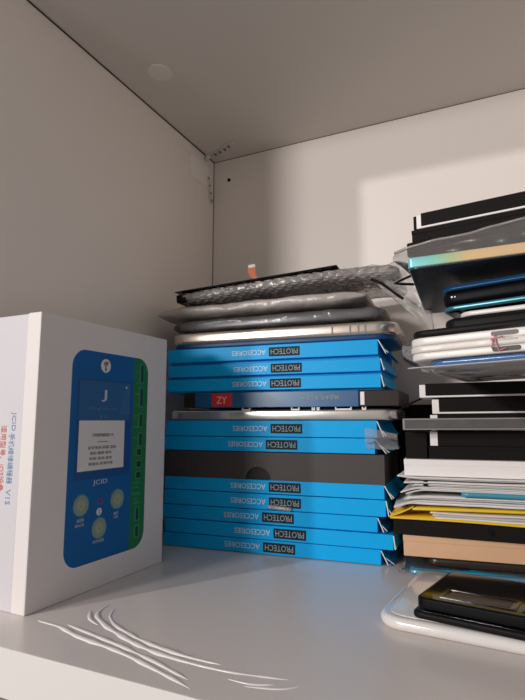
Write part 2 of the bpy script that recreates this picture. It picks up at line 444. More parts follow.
b.text('J', 0.0660, 0.1485, F, P_JW, height=0.0095, width=0.0062, d=0.0003)
b.text('Programmer', 0.0664, 0.1378, F, P_DIM, width=0.032, height=0.0032, d=0.0003)
b.text('V1S', 0.0664, 0.1318, F, P_DIM, width=0.010, height=0.0022, d=0.0003)
b.text('JCID', 0.0653, 0.0800, F, P_JW, width=0.0160, height=0.0046, d=0.0003)
b.text('手机维修编程器 V1S', 0.0666, 0.1172, F, P_GREY, width=0.024, height=0.0028, d=0.0003)
b.text('读写电池 屏幕 指纹', 0.0662, 0.1074, F, P_GREY, width=0.032, height=0.0026, d=0.0003)
b.text('原彩 触摸 感光', 0.0648, 0.1032, F, P_GREY, width=0.024, height=0.0024, d=0.0003)
b.text('听筒 排线 修复', 0.0652, 0.0990, F, P_GREY, width=0.025, height=0.0024, d=0.0003)
b.text('数据线 检测功能', 0.0652, 0.0949, F, P_GREY, width=0.027, height=0.0024, d=0.0003)
b.text('返回', 0.0456, 0.0540, F, P_JW, width=0.0070, height=0.0026, d=0.0003)
b.text('BACK', 0.0456, 0.0505, F, P_JW, width=0.0090, height=0.0022, d=0.0003)
b.text('确定', 0.0850, 0.0535, F, P_JW, width=0.0060, height=0.0024, d=0.0003)
b.text('OK', 0.0850, 0.0505, F, P_JW, width=0.0056, height=0.0022, d=0.0003)
b.text('POWER', 0.0660, 0.0352, F, P_JW, width=0.0120, height=0.0024, d=0.0003)
b.text('2', 0.0656, 0.0575, F, P_GREY, height=0.0034, d=0.0003)
b.build('printed_lettering', t)
S = lambda a, b_, d: (b_, 0.0004 - d, -a)            # spine: a down, b to the right, d towards the camera
b = MB()
b.text('JCID', -0.1280, -0.0226, S, INK_BLUE, width=0.0135, height=0.0052)
b.text('手机维修编程器', -0.1020, -0.0231, S, INK_BLUE, width=0.0350, height=0.0058)
b.text('V1S', -0.0755, -0.0236, S, INK_BLUE, width=0.0105, height=0.0048)
b.text('适用型号、iOS设备', -0.1020, -0.0318, S, INK_RED, width=0.0460, height=0.0058)
b.build('spine_lettering', t)

# ------------------------------------------------------------------ left stack, frame of reference
P0 = Vector((-0.333, 0.466, 0)); YAW = 4.52
U = Vector((math.cos(R(YAW)), math.sin(R(YAW)), 0)); V = Vector((-U.y, U.x, 0))
def at(u, z, v=0.0): return P0 + U * u + V * v + Vector((0, 0, z))
UD = lambda a, b_, d: (-a, -d, -b_)                    # front face, print upside down

def screen_box(label, u0, L, z0, z1, tx, ch=0.0007, dv=0.0, dyaw=0.0, flap=(0.006, 0.009), D=0.108):
    t = thing('screen_box', label, 'box', at(u0, z0, dv), YAW + dyaw, group='blue screen boxes in the left stack')
    H = z1 - z0 - 0.0001
    b = MB()
    prof = [(0, ch), (0.007, ch), (0.007, 0), (D, 0), (D, H), (0, H)]      # recess shaped under the front so a dark gap shows between boxes
    b.prism(prof, 0, L, lambda a, z, d: (d, a, z), BLUE)
    o = b.build('carton', t)
    m = o.modifiers.new('b', 'BEVEL'); m.width = 0.0005; m.segments = 2; m.limit_method = 'ANGLE'
    # tuck flaps ajar at the right end, raw paper on their cut edges
    zb = ch
    for k, (dx0, dx1) in enumerate(((0.0008, flap[0]), (flap[0], flap[1]))):
        b = MB()
        x_top, x_bot = L + 0.0006 + (0 if k == 0 else 0.0012), L + (dx1 if k == 0 else dx1)
        z_lo = zb + 0.0006 if k == 0 else zb + 0.0016
        z_hi = H - 0.0006 if k == 0 else H * 0.55
        if k == 1: x_top = L + flap[0] * 0.55
        pts = [(x_top, z_hi), (x_bot, z_lo), (x_bot - 0.0009, z_lo), (x_top - 0.0009, z_hi)]
        b.prism(pts, 0.0005 + 0.001 * k, D * 0.96, lambda a, z, d: (a, d, z), BLUE)
        b.prism([(p[0] + 0.0001, p[1]) for p in pts], 0.0001 + 0.001 * k, 0.00055 + 0.001 * k, lambda a, z, d: (a, d, z), PAPER)
        b.build('end_flap', t)
    zc = (H + ch) / 2
    o = MB().text('ACCESORIES', -(tx + 0.0193), -zc, UD, INKW, width=0.0375, height=0.0052, d=0.0001).build('lettering', t)
    pl = MB().prism(rrect(tx + 0.0415, tx + 0.0740, zc - 0.0046, zc + 0.0046, 0.0006, 3), 0.0001, 0.0002, lambda a, z, d: (a, -d, z), PLATE).build('name_plate', t)
    MB().text('PROTECH', -(tx + 0.0578), -zc, UD, INKG, width=0.0285, height=0.0056, d=0.00022).build('lettering', pl)
    return t

screen_box('lowest blue box of the left stack, lying on the white shelf', 0, 0.2233, 0, 0.0138, 0.0694, flap=(0.0065, 0.0115))
screen_box('second blue box up from the shelf, sticking out furthest to the right', 0.002, 0.2327, 0.0138, 0.0277, 0.0785, dv=-0.001, flap=(0.0018, 0.0026))
screen_box('third blue box up from the shelf, its right end set back', -0.002, 0.2230, 0.0277, 0.0418, 0.0700, dv=0.001, flap=(0.0055, 0.0085))
screen_box('fourth blue box up from the shelf, with a scrap of clear tape on its front', 0.0, 0.2290, 0.0418, 0.0570, 0.0755, flap=(0.0028, 0.0060))
screen_box('blue box directly under the charcoal box with the thumb notch', 0.0, 0.2280, 0.0570, 0.0705, 0.0754, flap=(0.0070, 0.0085))
screen_box('blue box directly on top of the charcoal box, clear film at its right end', -0.003, 0.2235, 0.0972, 0.1121, 0.0752, dyaw=0.3, flap=(0.0105, 0.0130))
screen_box('blue box just under the bare silver phone frame', 0.0, 0.2230, 0.1121, 0.1285, 0.0775, ch=0.0006, flap=(0.0065, 0.0085))
screen_box('blue box resting on the navy box with the red sticker', 0.0, 0.2280, 0.1572, 0.1718, 0.0767, ch=0.0018, flap=(0.0028, 0.0036))
screen_box('second blue box from the top of the left stack', 0.001, 0.2270, 0.1718, 0.1868, 0.0767, ch=0.0026, flap=(0.0034, 0.0042))
screen_box('topmost blue box, under the champagne metal phone frame', 0.0, 0.2262, 0.1868, 0.2046, 0.0757, ch=0.0032, flap=(0.0075, 0.0095))

# scrap of tape on a box front
o = sheet(lambda u, v: at(0.1165 + 0.024 * u, 0.0475 - 0.004 * v - 0.0015 * u, -0.0011 - 0.0012 * math.sin(3.1 * v)), HAZE, None, 'tape_scrap', 14, 6, 0.0003)
tag(o, 'scrap of clear tape stuck over the name plate of a lower blue box', 'tape')

# charcoal box with thumb notch
t = thing('notched_box', 'charcoal cardboard box with a half-round thumb notch, between the blue boxes', 'box', at(-0.001, 0.0705), YAW)
H = 0.0266
notch = [(0.1066 + 0.0132 * math.cos(a), 0.0125 * math.sin(a)) for a in [math.pi * (1 - k / 16) for k in range(17)]]
MB().prism([(0, 0)] + notch + [(0.2298, 0), (0.2298, H), (0, H)], 0, 0.0012, lambda a, z, d: (a, d, z), GREYB) \
    .box(0, 0.2298, 0.0012, 0.108, H - 0.0012, H, GREYB).box(0, 0.0012, 0.0012, 0.108, 0, H - 0.0012, GREYB) \
    .box(0.2286, 0.2298, 0.0012, 0.108, 0, H - 0.0012, GREYB).build('lid', t)
MB().box(0.0015, 0.2283, 0.0020, 0.107, 0, H - 0.0015, GREYD).build('base', t)

# bare silver phone frame
t = thing('bare_phone', 'bare silver phone frame between the navy box and a blue box', 'phone', at(0.001, 0.1287, 0.001), YAW, group='phones in the left stack')
MB().rslab(0, 0.2395, 0, 0.100, 0, 0.0104, 0.012, 0.0022, SILVER).build('rim', t, True)
MB().rslab(0.003, 0.2365, 0.003, 0.097, 0.0100, 0.0112, 0.010, 0.0004, BLKP).build('screen', t, True)
for x0, x1 in ((0.0865, 0.0955), (0.139, 0.1475), (0.160, 0.1632), (0.165, 0.1678), (0.183, 0.199), (0.2085, 0.2125)):
    b = MB(); b.box(x0, x1, -0.0003, 0.004, 0.0096, 0.0112, CARD_W, 0.0003); b.box(x0, x0 + 0.0012, -0.0004, 0.003, 0.0110, 0.0126, CARD_W, 0.0002); b.box(x1 - 0.0012, x1, -0.0004, 0.003, 0.0110, 0.0126, CARD_W, 0.0002)
    b.build('bracket', t)

# navy box with red sticker
t = thing('phone_box', 'navy blue sleeve box with a small red sticker on its front', 'box', at(0.0198, 0.1415), YAW)
MB().box(0, 0.224, 0.0012, 0.1, 0.0004, 0.0150, TRAYD, 0.0006).build('inner_tray', t)
MB().box(0.0143, 0.187, 0, 0.102, 0, 0.0156, NAVY, 0.0005).build('sleeve', t)
MB().box(0.1885, 0.1925, 0.0004, 0.05, 0.0015, 0.0140, CARD_W, 0.0004).build('paper_tab', t)
pl = MB().prism(rrect(0.0342, 0.0572, 0.0015, 0.0148, 0.0012, 4), 0.0001, 0.0003, lambda a, z, d: (a, -d, z), RED).build('sticker', t)
MB().text('ZY', 0.0455, 0.0078, lambda a, z, d: (a, -d, z), PINKW, width=0.0115, height=0.0072, d=0.00032).build('lettering', pl)
MB().text('精品手机 专业配件', -0.1495, -0.0092, UD, INKG, width=0.038, height=0.0042, d=0.0001).build('lettering', t)

# champagne phone frame
t = thing('bare_phone', 'champagne metal phone frame with rounded end lying on the topmost blue box', 'phone', at(-0.001, 0.2047), YAW, group='phones in the left stack')
MB().rslab(0, 0.2450, 0.0, 0.105, 0.0046, 0.0176, 0.020, 0.0035, CHAMP, 10).build('rim', t, True)
MB().rslab(0.001, 0.2420, 0.003, 0.102, 0.0, 0.0062, 0.018, 0.002, NAVYB, 10).build('back_cover', t, True)
b = MB()
for x in (0.183, 0.2005, 0.2085, 0.2150): b.box(x, x + 0.0018, -0.0002, 0.004, 0.0062, 0.0160, STRIPE, 0.0002)
b.build('antenna_band', t)

# navy phone in a bag
t = thing('bagged_phone', 'dark navy phone in a clear bag, under the grey foam pouch', 'phone', at(0.003, 0.2225), YAW, roll=0.4, group='phones in the left stack')
MB().rslab(0.004, 0.222, 0.006, 0.096, 0.002, 0.0125, 0.012, 0.003, GREYGL).build('phone_body', t, True)
pouch(0.231, 0.102, 0.0145, CLEAR, t, 'clear_bag', crumple=0.0016, seed=3, p=0.45)

# foam pouch
t = thing('foam_pouch', 'puffy grey foam pouch sticking out left of the stack, under the bubble wrap', 'pouch', at(-0.018, 0.2375), YAW, roll=1.0, group='phones in the left stack')
MB().rslab(0.02, 0.215, 0.012, 0.090, 0.004, 0.0125, 0.012, 0.003, BLKP).build('phone_body', t, True)
pouch(0.234, 0.104, 0.0165, FOAM, t, 'wrapping', bub=0.0, crumple=0.0015, seed=5, p=0.6, end=0.03)

# bubble-wrapped phone on top
t = thing('bubble_wrapped_phone', 'bubble-wrapped black phone on top of the left stack, an orange flex ribbon sticking up', 'phone', at(0.008, 0.2545), YAW, roll=3.6, group='phones in the left stack')
MB().rslab(0.002, 0.194, 0.004, 0.092, 0.0085, 0.0112, 0.008, 0.0012, BLKG).build('screen', t, True)
MB().box(0.001, 0.014, 0.0, 0.07, 0.002, 0.0108, BLKP, 0.0012).build('end_piece', t)
pouch(0.240, 0.100, 0.0135, BUBBLE, t, 'bubble_wrap', bub=0.0105, amp=0.0013, crumple=0.0011, seed=9, p=0.5, nx=300, nu=150, end=0.01, droop=0.006)
MB().box(0.0, 0.182, -0.0012, 0.07, 0.0136, 0.0146, BLKG, 0.0004).build('glass', t)
rb = MB().ribbon([(0.1035, 0.0185, 0.0146), (0.1000, 0.0185, 0.0152), (0.0965, 0.0185, 0.0163), (0.0925, 0.0188, 0.0182)], (0.0008, 0.004, 0.0008), 0.0010, BROWN)
rb.build('ribbon_tail', t)
MB().prism([(0.0935, 0.0172), (0.0890, 0.0182), (0.0838, 0.0225), (0.0806, 0.0285), (0.0800, 0.0325), (0.0815, 0.0338), (0.0890, 0.0335), (0.0898, 0.0315), (0.0895, 0.0260), (0.0905, 0.0225), (0.0945, 0.0180)], 0.018, 0.0184, lambda a, z, d: (a, d, z), ORANGE).build('flex_ribbon', t)
MB().box(0.0812, 0.0895, 0.0176, 0.0188, 0.0332, 0.0368, CLEARP, 0.0004).build('connector', t)
def loose(u, v):
    x = 0.205 + 0.060 * u; z = 0.012 - 0.070 * v * u - 0.004 * v + 0.003 * noise.noise(Vector((x * 60, v * 4, 1)))
    y = 0.012 + 0.010 * v + 0.006 * noise.noise(Vector((x * 90, v * 6, 5)))
    return (x, y, z)
sheet(loose, VEIL2, t, 'loose_bag_end', 30, 30, 0.0003)

# black flex cables between the two stacks
o = MB().ribbon([at(0.222, 0.262, -0.004), at(0.232, 0.2565, -0.005), at(0.242, 0.248, -0.004), at(0.251, 0.241, 0.0)], (0, 0.004, 0.002), 0.0014, BLKP).build('flex_cable')
tag(o, 'short black flex strip curling down at the right end of the foam pouch', 'cable', 'black flex cables between the stacks')
o = MB().ribbon([at(0.262, 0.262, -0.006), at(0.250, 0.2570, -0.008), at(0.2445, 0.2545, -0.008), at(0.250, 0.2535, -0.008), at(0.262, 0.2525, -0.006)], (0, 0.0025, 0.0018), 0.0014, BLKP).build('flex_cable')
tag(o, 'black flex strip bent into a hook beside the iridescent phone', 'cable', 'black flex cables between the stacks')
o = MB().ribbon([at(0.243, 0.139, 0.01), at(0.255, 0.145, 0.008), at(0.268, 0.151, 0.012), at(0.278, 0.1515, 0.02)], (0, 0.004, 0.001), 0.0014, BLKP).build('flex_cable')
tag(o, 'black flex strip bridging from the silver phone frame to the right stack', 'cable', 'black flex cables between the stacks')

# clear film around the right end of a blue box
def wrap(u, v):
    x = 0.212 + 0.030 * u
    z = 0.1225 - 0.020 * v - 0.006 * u * (1 - v) + 0.0016 * noise.noise(Vector((x * 130, v * 7, 2)))
    return at(x, z, -0.004 - 0.002 * math.sin(6 * v) * u + 0.05 * v * 0.1)
o = sheet(wrap, CLEAR, None, 'film_scrap', 24, 20, 0.0003)
tag(o, 'crumpled clear film at the right end of the blue boxes, beside the grey plastic tray', 'plastic film')

# ------------------------------------------------------------------ right stack
G = 'black lidded boxes in the right stack'
def lidded(label, loc, yaw, L, D, H, edge, roll=0, lift=0.0015):
    """white base showing at its left end and as a line underneath, black lid on it"""
    t = thing('lidded_box', label, 'box', loc, yaw, roll, group=G)
    MB().box(0, L, 0, D, 0, H - 0.0008, CARD_W, 0.0004).build('base', t)
    MB().box(edge, L + 0.001, -0.0006, D + 0.0004, lift, H, BLK, 0.0005).build('lid', t)
    return t

t = thing('standing_box', 'flat black box standing against the back wall in the gap between the stacks', 'box', (-0.131, 0.6015, 0), 0)
MB().box(0, 0.076, 0, 0.0140, 0, 0.128, BLK, 0.0006).build('base', t)
MB().box(-0.0003, 0.0763, -0.0004, 0.0144, 0.126, 0.146, BLK, 0.0006).build('lid', t)

# flat phones at the bottom
t = thing('bagged_phone', 'cyan phone in a clear bag on the shelf, its crimped bag end poking out left', 'phone', (-0.0862, 0.463, 0.0), 8)
MB().rslab(0.004, 0.150, 0.002, 0.075, 0.0006, 0.0058, 0.006, 0.002, CYAN).build('phone_body', t, True)
pouch(0.156, 0.078, 0.0066, CLEAR, t, 'clear_bag', crumple=0.0008, seed=21, p=0.6, nx=60, nu=40, end=0.008)
def tuft(u, v): return (-0.0005 - 0.004 * u, 0.002 + 0.010 * v, 0.003 + 0.003 * math.sin(9 * v + 2 * u) * u + 0.0015)
sheet(tuft, CLEAR, t, 'bag_end', 8, 14, 0.0003)
t = thing('flat_phone', 'dark brown phone lying under the kraft box', 'phone', (-0.0690, 0.474, 0.0067), 7)
MB().rslab(0, 0.150, 0, 0.075, 0, 0.0078, 0.008, 0.003, BROWN).build('phone_body', t, True)
MB().rslab(0.003, 0.147, 0.003, 0.072, 0.0076, 0.0080, 0.006, 0.0002, BLKG).build('screen', t, True)
o = MB().box(0, 0.022, 0, 0.04, 0, 0.0012, CYAN, 0.0003).build('plastic_strip'); o.location = (-0.0985, 0.520, 0.0); o.rotation_euler = (0, 0, R(8))
tag(o, 'thin blue plastic strip on the shelf in the gap behind the lowest blue box', 'plastic strip')

t = thing('kraft_box', 'plain brown kraft cardboard box near the bottom of the right stack', 'box', (-0.0872, 0.468, 0.0149), 7)
MB().box(0, 0.17, 0, 0.10, 0, 0.0120, KRAFT, 0.0006).build('base', t)
MB().box(-0.0003, 0.1703, -0.0003, 0.1003, 0.0118, 0.0173, KRAFT, 0.0006).build('lid', t)

t = thing('button_box', 'flat black box with a round button, under the yellow envelope', 'box', (-0.0949, 0.4655, 0.0325), 5, -0.4)
MB().box(0, 0.178, 0, 0.10, 0, 0.0123, BLK, 0.0008).build('carton', t)
MB().prism(disc(0.0765, 0.0072, 0.0022, n=20), 0.0, 0.0012, lambda a, z, d: (a, -d, z), BLKG).build('button', t)

# yellow envelope with white sleeves inside
t = thing('padded_envelope', 'yellow envelope lying open towards the front in the right stack', 'envelope', (-0.0965, 0.460, 0.0452), 5)
def env_low(u, v): return (0.176 * u, 0.001 + 0.10 * v, 0.0016 + 0.0006 * math.sin(5 * u) - 0.0010 * u + 0.0006 * (1 - u))
def env_up(u, v):
    x = 0.0185 + 0.1575 * u
    return (x, 0.004 + 0.097 * v, 0.0100 + 0.0010 * math.sin(2.4 * u) + 0.0012 * u)
sheet(env_low, YEL, t, 'lower_panel', 30, 6, 0.0014)
sheet(env_up, YEL, t, 'upper_panel', 30, 6, 0.0018)
def env_side(u, v): return (0.0195 * u, 0.001 + 0.003 * u + 0.097 * v, 0.0022 + 0.0082 * u ** 1.3)
sheet(env_side, YEL, t, 'side_fold', 10, 6, 0.0006)
sheet(lambda u, v: (0.002 + 0.05 * u, 0.02 + 0.02 * u, 0.0020 + 0.0070 * v), YELD, t, 'shaded_inside', 6, 4, 0.0004)
for k in range(3):
    o = sheet(lambda u, v, k=k: (0.0365 - 0.002 * k + 0.128 * u, 0.005 + 0.0014 * k + 0.085 * v, 0.0030 + 0.0018 * k + 0.0003 * math.sin(9 * u + k)), (SHEET, SHEET2, SHEET)[k], None, 'paper_sleeve', 24, 4, 0.0011)
    o.location = t.location; o.rotation_euler = t.rotation_euler
    tag(o, ('lowest white sleeve inside the open yellow envelope', 'middle grey-white sleeve inside the open yellow envelope', 'uppermost white sleeve inside the open yellow envelope')[k], 'sleeve', 'white sleeves in the yellow envelope')

# pile of sleeves on the envelope
pile = [  # x0, z, thickness, left droop, y0, material, label
    (-0.0905, 0.0590, 0.0046, -0.0042, 0.461, SHEET, 'bottom white sleeve of the pile, lying on the yellow envelope'),
    (-0.0845, 0.0640, 0.0030, -0.0012, 0.462, SHEET2, 'thin grey sleeve just below the cyan sleeve in the pile'),
    (-0.0850, 0.0702, 0.0034, -0.0036, 0.462, SHEET, 'white sleeve with a drooping corner just above the cyan sleeve'),
    (-0.0760, 0.0738, 0.0022, -0.0004, 0.464, SHEET2, 'grey sleeve in the middle of the paper pile, shorter at its left end'),
    (-0.0840, 0.0764, 0.0022, -0.0006, 0.461, SHEET, 'white sleeve second from the top of the paper pile'),
    (-0.0870, 0.0792, 0.0022, 0.0016, 0.460, SHEET2, 'top grey sleeve of the pile with its left tip lifted, under the white box'),
]
for k, (x0, z, th, dr, y0, m, lab) in enumerate(pile):
    def fn(u, v, dr=dr, k=k):
        x = 0.175 * u
        return (x + 0.004 * v * (k % 3 - 1), 0.10 * v, dr * max(0, 1 - x / 0.016) ** 1.6 + 0.0003 * noise.noise(Vector((x * 50, v * 3, k))))
    t = thing('paper_sleeve', lab, 'sleeve', (x0, y0, z), 5.5, group='sleeves piled under the white box')
    n = 3 if th > 0.003 else 2
    for q in range(n):
        g = th / n
        sheet(lambda u, v, q=q: (lambda p: (p[0] + 0.0022 * ((q + k) % 3 - 1), p[1] + 0.0008 * ((q + k) % 2), p[2] + g * q * (1 - 0.35 * max(0, 1 - u * 9))))(fn(u, v)),
              (m, SHEET3, m)[q], t, ('back_panel', 'front_panel', 'inner_sheet')[q if n == 3 else q], 60, 8, g * 0.62)
def cy(u, v): return (0.002 + 0.12 * u, 0.09 * v, 0.0005 * math.sin(4 * u) - 0.0006 * u)
o = sheet(lambda u, v: (0.12 * u + 0.0 * v, 0.09 * v, -0.0004 * u), CYANP, None, 'paper_sleeve', 20, 6, 0.0036)
o.location = (-0.0385, 0.4645, 0.0668); o.rotation_euler = (0, 0, R(5.5))
tag(o, 'cyan sleeve sticking out of the pile of white sleeves', 'sleeve', 'sleeves piled under the white box')
o = MB().box(0, 0.0035, 0, 0.01, 0, 0.0038, BLKP, 0.0005).build('connector_chip'); o.location = (-0.0685, 0.4635, 0.0738)
tag(o, 'tiny black connector poking out at the left of the white sleeves', 'connector')

t = thing('flat_box', 'plain white flat box lying on the pile of sleeves', 'box', (-0.0838, 0.465, 0.0818), 6)
MB().box(0, 0.17, 0, 0.10, 0, 0.0090, CARD_W, 0.0005).build('base', t)
MB().box(-0.0002, 0.1702, -0.0002, 0.1002, 0.0088, 0.0140, CARD_W, 0.0005).build('lid', t)
t = thing('flat_box', 'all-black flat box lying directly on the white box', 'box', (-0.0644, 0.476, 0.0959), 5, group=G)
MB().box(0, 0.16, 0, 0.095, 0, 0.0080, BLK, 0.0004).build('base', t)
MB().box(-0.0002, 0.1602, -0.0002, 0.0952, 0.0078, 0.0110, BLK, 0.0004).build('lid', t)
t = thing('flat_box', 'added narrow black filler darkening the gap on the white box, left of the black flat box', 'box', (-0.0832, 0.472, 0.0959), 5, group=G)  # added black filler, stands in for shade on the white box's top
MB().box(0, 0.0178, 0, 0.092, 0, 0.0190, BLK, 0.0004).build('base', t)
MB().box(-0.0002, 0.0180, -0.0002, 0.0922, 0.0188, 0.0230, BLK, 0.0004).build('lid', t)
lidded('black-lidded box with a white left end, just below the grey plastic tray', (-0.0628, 0.475, 0.1070), 5, 0.16, 0.095, 0.0130, 0.0062, lift=0.0)
lidded('black-lidded box mostly hidden behind the grey plastic tray', (-0.0622, 0.477, 0.1201), 5, 0.16, 0.095, 0.0140, 0.0060)
t = thing('plastic_tray', 'translucent grey plastic tray jutting out left, midway up the right stack', 'tray', (-0.0814, 0.4545, 0.1206), 5, 0.5)
MB().box(0, 0.15, 0, 0.019, 0.0009, 0.0085, TRAY, 0.0008).build('tray_body', t)
MB().box(-0.0004, 0.1504, -0.0004, 0.0195, 0.0082, 0.0096, TRAYE, 0.0005).box(-0.0004, 0.1504, -0.0004, 0.0195, 0, 0.0012, TRAYE, 0.0005).box(-0.0005, 0.0016, -0.0005, 0.0195, 0.0008, 0.0086, TRAYE, 0.0004).build('lip', t)
lidded('black-lidded box resting just above the grey plastic tray', (-0.0599, 0.475, 0.1343), 5, 0.158, 0.095, 0.0132, 0.0056, roll=0.4)
lidded('black-lidded box just under the bag of white phones', (-0.0694, 0.470, 0.1482), 5, 0.165, 0.095, 0.0120, 0.0050, roll=0.5)

# bag of white phones
YW = -10
O7 = Vector((-0.0567, 0.34, 0.1625))
t7 = thing('phone_bag', 'clear plastic bag holding white phone shells, jutting forward in the right stack', 'bag', (-0.0640, 0.3395, 0.1609), YW, 1.2)
pouch(0.185, 0.158, 0.0245, CLEAR2, t7, 'bag_film', crumple=0.0016, seed=31, p=0.42, nx=90, nu=70, end=0.014)
def under(u, v): return (0.006 + 0.17 * u, 0.004 + 0.15 * v, 0.0012 + 0.0004 * noise.noise(Vector((u * 9, v * 9, 3))))
sheet(under, VEIL, t7, 'bag_underside', 20, 20, 0.0003)
G7 = 'phone shells in the clear bag'
def shell(label, loc, L, H, body, slots=(), rc=0.012, e=0.003, roll=1.4, D=0.145):
    t = thing('phone_shell', label, 'phone shell', loc, YW, roll, group=G7)
    MB().rslab(0, L, 0, D, 0, H, rc, e, body, 8).build('rim', t, True)
    for x0, x1, z0, z1, m in slots:
        MB().prism(rrect(x0, x1, z0, z1, (z1 - z0) * 0.48, 5), 0.0, 0.0006, lambda a, z, d: (a, -d + 0.0003, z), m).build('slot', t)
    return t
shell('blue phone shell at the bottom of the clear bag', (-0.0460, 0.3405, 0.1622), 0.150, 0.0040, BLUEG, e=0.0018, roll=1.4)
shell('lower white phone shell in the clear bag', (-0.0567, 0.340, 0.1664), 0.165, 0.0046, PHW, [(0.0510, 0.0665, 0.0010, 0.0038, SLOTD)], e=0.0012, roll=1.3)
shell('middle white phone shell in the clear bag', (-0.0575, 0.3402, 0.1711), 0.165, 0.0045, PHW2, [(0.0510, 0.0660, 0.0026, 0.0038, SLOT2)], e=0.0012, roll=1.3)
shell('upper white phone shell in the clear bag', (-0.0570, 0.3404, 0.1757), 0.165, 0.0050, PHW, [(0.0510, 0.0660, 0.0012, 0.0038, SLOT)], e=0.0012, roll=1.2)
shell('black phone on top of the white shells in the clear bag', (-0.0554, 0.3410, 0.1810), 0.165, 0.0048, BLKP, rc=0.010, e=0.0018, roll=1.1)
o = MB().tube([(-0.0010, 0.3287, 0.1795), (-0.0002, 0.3286, 0.1740), (0.0010, 0.3285, 0.1700), (0.0052, 0.3278, 0.1712)], 0.00042, PINK, 6).tube([(-0.0030, 0.3290, 0.1770), (0.0035, 0.3280, 0.1782)], 0.00042, PINK, 6).tube([(-0.0018, 0.3289, 0.1770), (-0.0028, 0.3290, 0.1715)], 0.0004, PINK, 6).build('ribbon_tie', None, True)
o.location = (-0.0040, 0.0008, -0.001)
tag(o, 'thin pink ribbon tied across the ends of the white phone shells', 'ribbon')

# phones between the bag and the iridescent phone
G4 = 'phones under the iridescent phone'
def phone(label, loc, yaw, roll, L, D, H, rim, back, rc=0.010, e=0.003, front=None):
    t = thing('flat_phone', label, 'phone', loc, yaw, roll, group=G4)
    MB().rslab(0, L, 0, D, 0, H, rc, e, rim, 8).build('rim', t, True)
    MB().rslab(0.0025, L - 0.0025, 0.0025, D - 0.0025, -0.0002, 0.0006, rc * .8, 0.0003, back, 8).build('back_glass', t, True)
    MB().rslab(0.0025, L - 0.0025, 0.0025, D - 0.0025, H - 0.0005, H + 0.0002, rc * .8, 0.0003, front or BLKG, 8).build('screen', t, True)
    return t
phone('thick black phone lying on the bag of white shells', (-0.0395, 0.388, 0.1870), -10, 0.5, 0.155, 0.078, 0.0138, BLKP, BLKS, front=BLKS)
phone('bright white phone edge just below the teal phone', (-0.0290, 0.3885, 0.2016), -10, 0.6, 0.138, 0.075, 0.0036, PHW, BLKP, e=0.0012)
phone('teal-rimmed phone lying on the white phone', (-0.0397, 0.3885, 0.2062), -10, 1.6, 0.150, 0.077, 0.0036, TEAL, BLKG, e=0.0014)
tb = phone('black phone between the teal phone and the blue phone', (-0.0400, 0.3890, 0.2106), -10, 1.6, 0.150, 0.077, 0.0095, BLKS, BLKS, e=0.003, front=BLKS)
MB().box(0.0075, 0.0088, -0.0002, 0.001, 0.0048, 0.0062, PHW, 0.0002).box(0.0098, 0.0108, -0.0002, 0.001, 0.0048, 0.0060, PHW, 0.0002).build('printed_mark', tb)
phone('blue-rimmed phone directly under the iridescent phone', (-0.0405, 0.3882, 0.2206), -10, 1.5, 0.150, 0.077, 0.0040, BLUEM, BLKG, e=0.002)

# iridescent phone
IRI = ramp_mat('iridescent_edge', [(0.0, (0.22, 0.62, 0.72)), (0.22, (0.24, 0.60, 0.52)), (0.38, (0.45, 0.58, 0.32)), (0.55, (0.80, 0.56, 0.30)), (1.0, (0.85, 0.60, 0.36))], 0.0, 0.075, 0.35, 0.25)
t = thing('flat_phone', 'large phone with an iridescent cyan to orange edge, jutting forward high in the right stack', 'phone', (-0.0575, 0.360, 0.2326), 4, 1.9)
MB().rslab(0, 0.155, 0, 0.165, 0.0008, 0.0081, 0.003, 0.0008, IRI, 6).build('rim', t, True)
MB().rslab(0.0006, 0.1545, 0.0006, 0.1645, -0.0002, 0.0012, 0.006, 0.0004, GREYGL, 6).build('back_glass', t, True)
MB().rslab(0.0015, 0.1535, 0.0015, 0.1635, 0.0078, 0.0084, 0.003, 0.0003, BLKG, 6).build('screen', t, True)

# black case in a grey bag, and the top box
t = thing('bagged_case', 'flat black case in a crumpled grey bag, lying on the iridescent phone', 'case', (-0.0629, 0.386, 0.2412), -7, 1.3)
MB().box(0, 0.160, 0.004, 0.110, 0.0100, 0.0205, BLK, 0.001).build('case_body', t)
MB().prism(disc(0.036, 0.0158, 0.0016, n=16), 0.0, 0.001, lambda a, z, d: (a, 0.004 - d, z), HOLE).build('button', t)
def bag(u, v):
    x = -0.010 + 0.172 * u
    top = 0.0155 + 0.0050 * math.sin(2.2 * u) + 0.0006 * math.sin(15 * u)
    lift = max(0, 1 - (x + 0.010) / 0.014)
    z = 0.0006 + (top - 0.0006) * v * (1 - 0.45 * lift) + 0.0065 * lift
    y = -0.003 + 0.006 * v * v + 0.0016 * noise.noise(Vector((x * 70, v * 5, 4))) + 0.004 * lift
    return (x, y, z + 0.0008 * noise.noise(Vector((x * 60, v * 3, 8))))
sheet(bag, GREYBAG, t, 'grey_bag', 70, 16, 0.0003)
def bagl(u, v): return (-0.008 + 0.165 * u, -0.002 + 0.118 * v, 0.0020 + 0.0045 * max(0, 1 - u * 12) + 0.0006 * noise.noise(Vector((u * 14, v * 9, 2))))
b = MB(); b.tube([(x, y - 0.0004, z) for x, y, z in [bag(k / 40, 1.0) for k in range(41)]], 0.0011, GREYLIP, 6).build('bag_lip', t, True)
sheet(bagl, GREYBAG, t, 'bag_underside', 30, 20, 0.0003)
t = thing('flat_box', 'thin black box carrying the topmost lidded box of the right stack', 'box', (-0.0600, 0.3995, 0.2650), -7.5, group=G)
MB().box(0, 0.158, 0, 0.098, 0, 0.0062, BLK, 0.0004).build('base', t)
MB().box(-0.0002, 0.1582, -0.0002, 0.0982, 0.0060, 0.0093, BLK, 0.0004).build('lid', t)
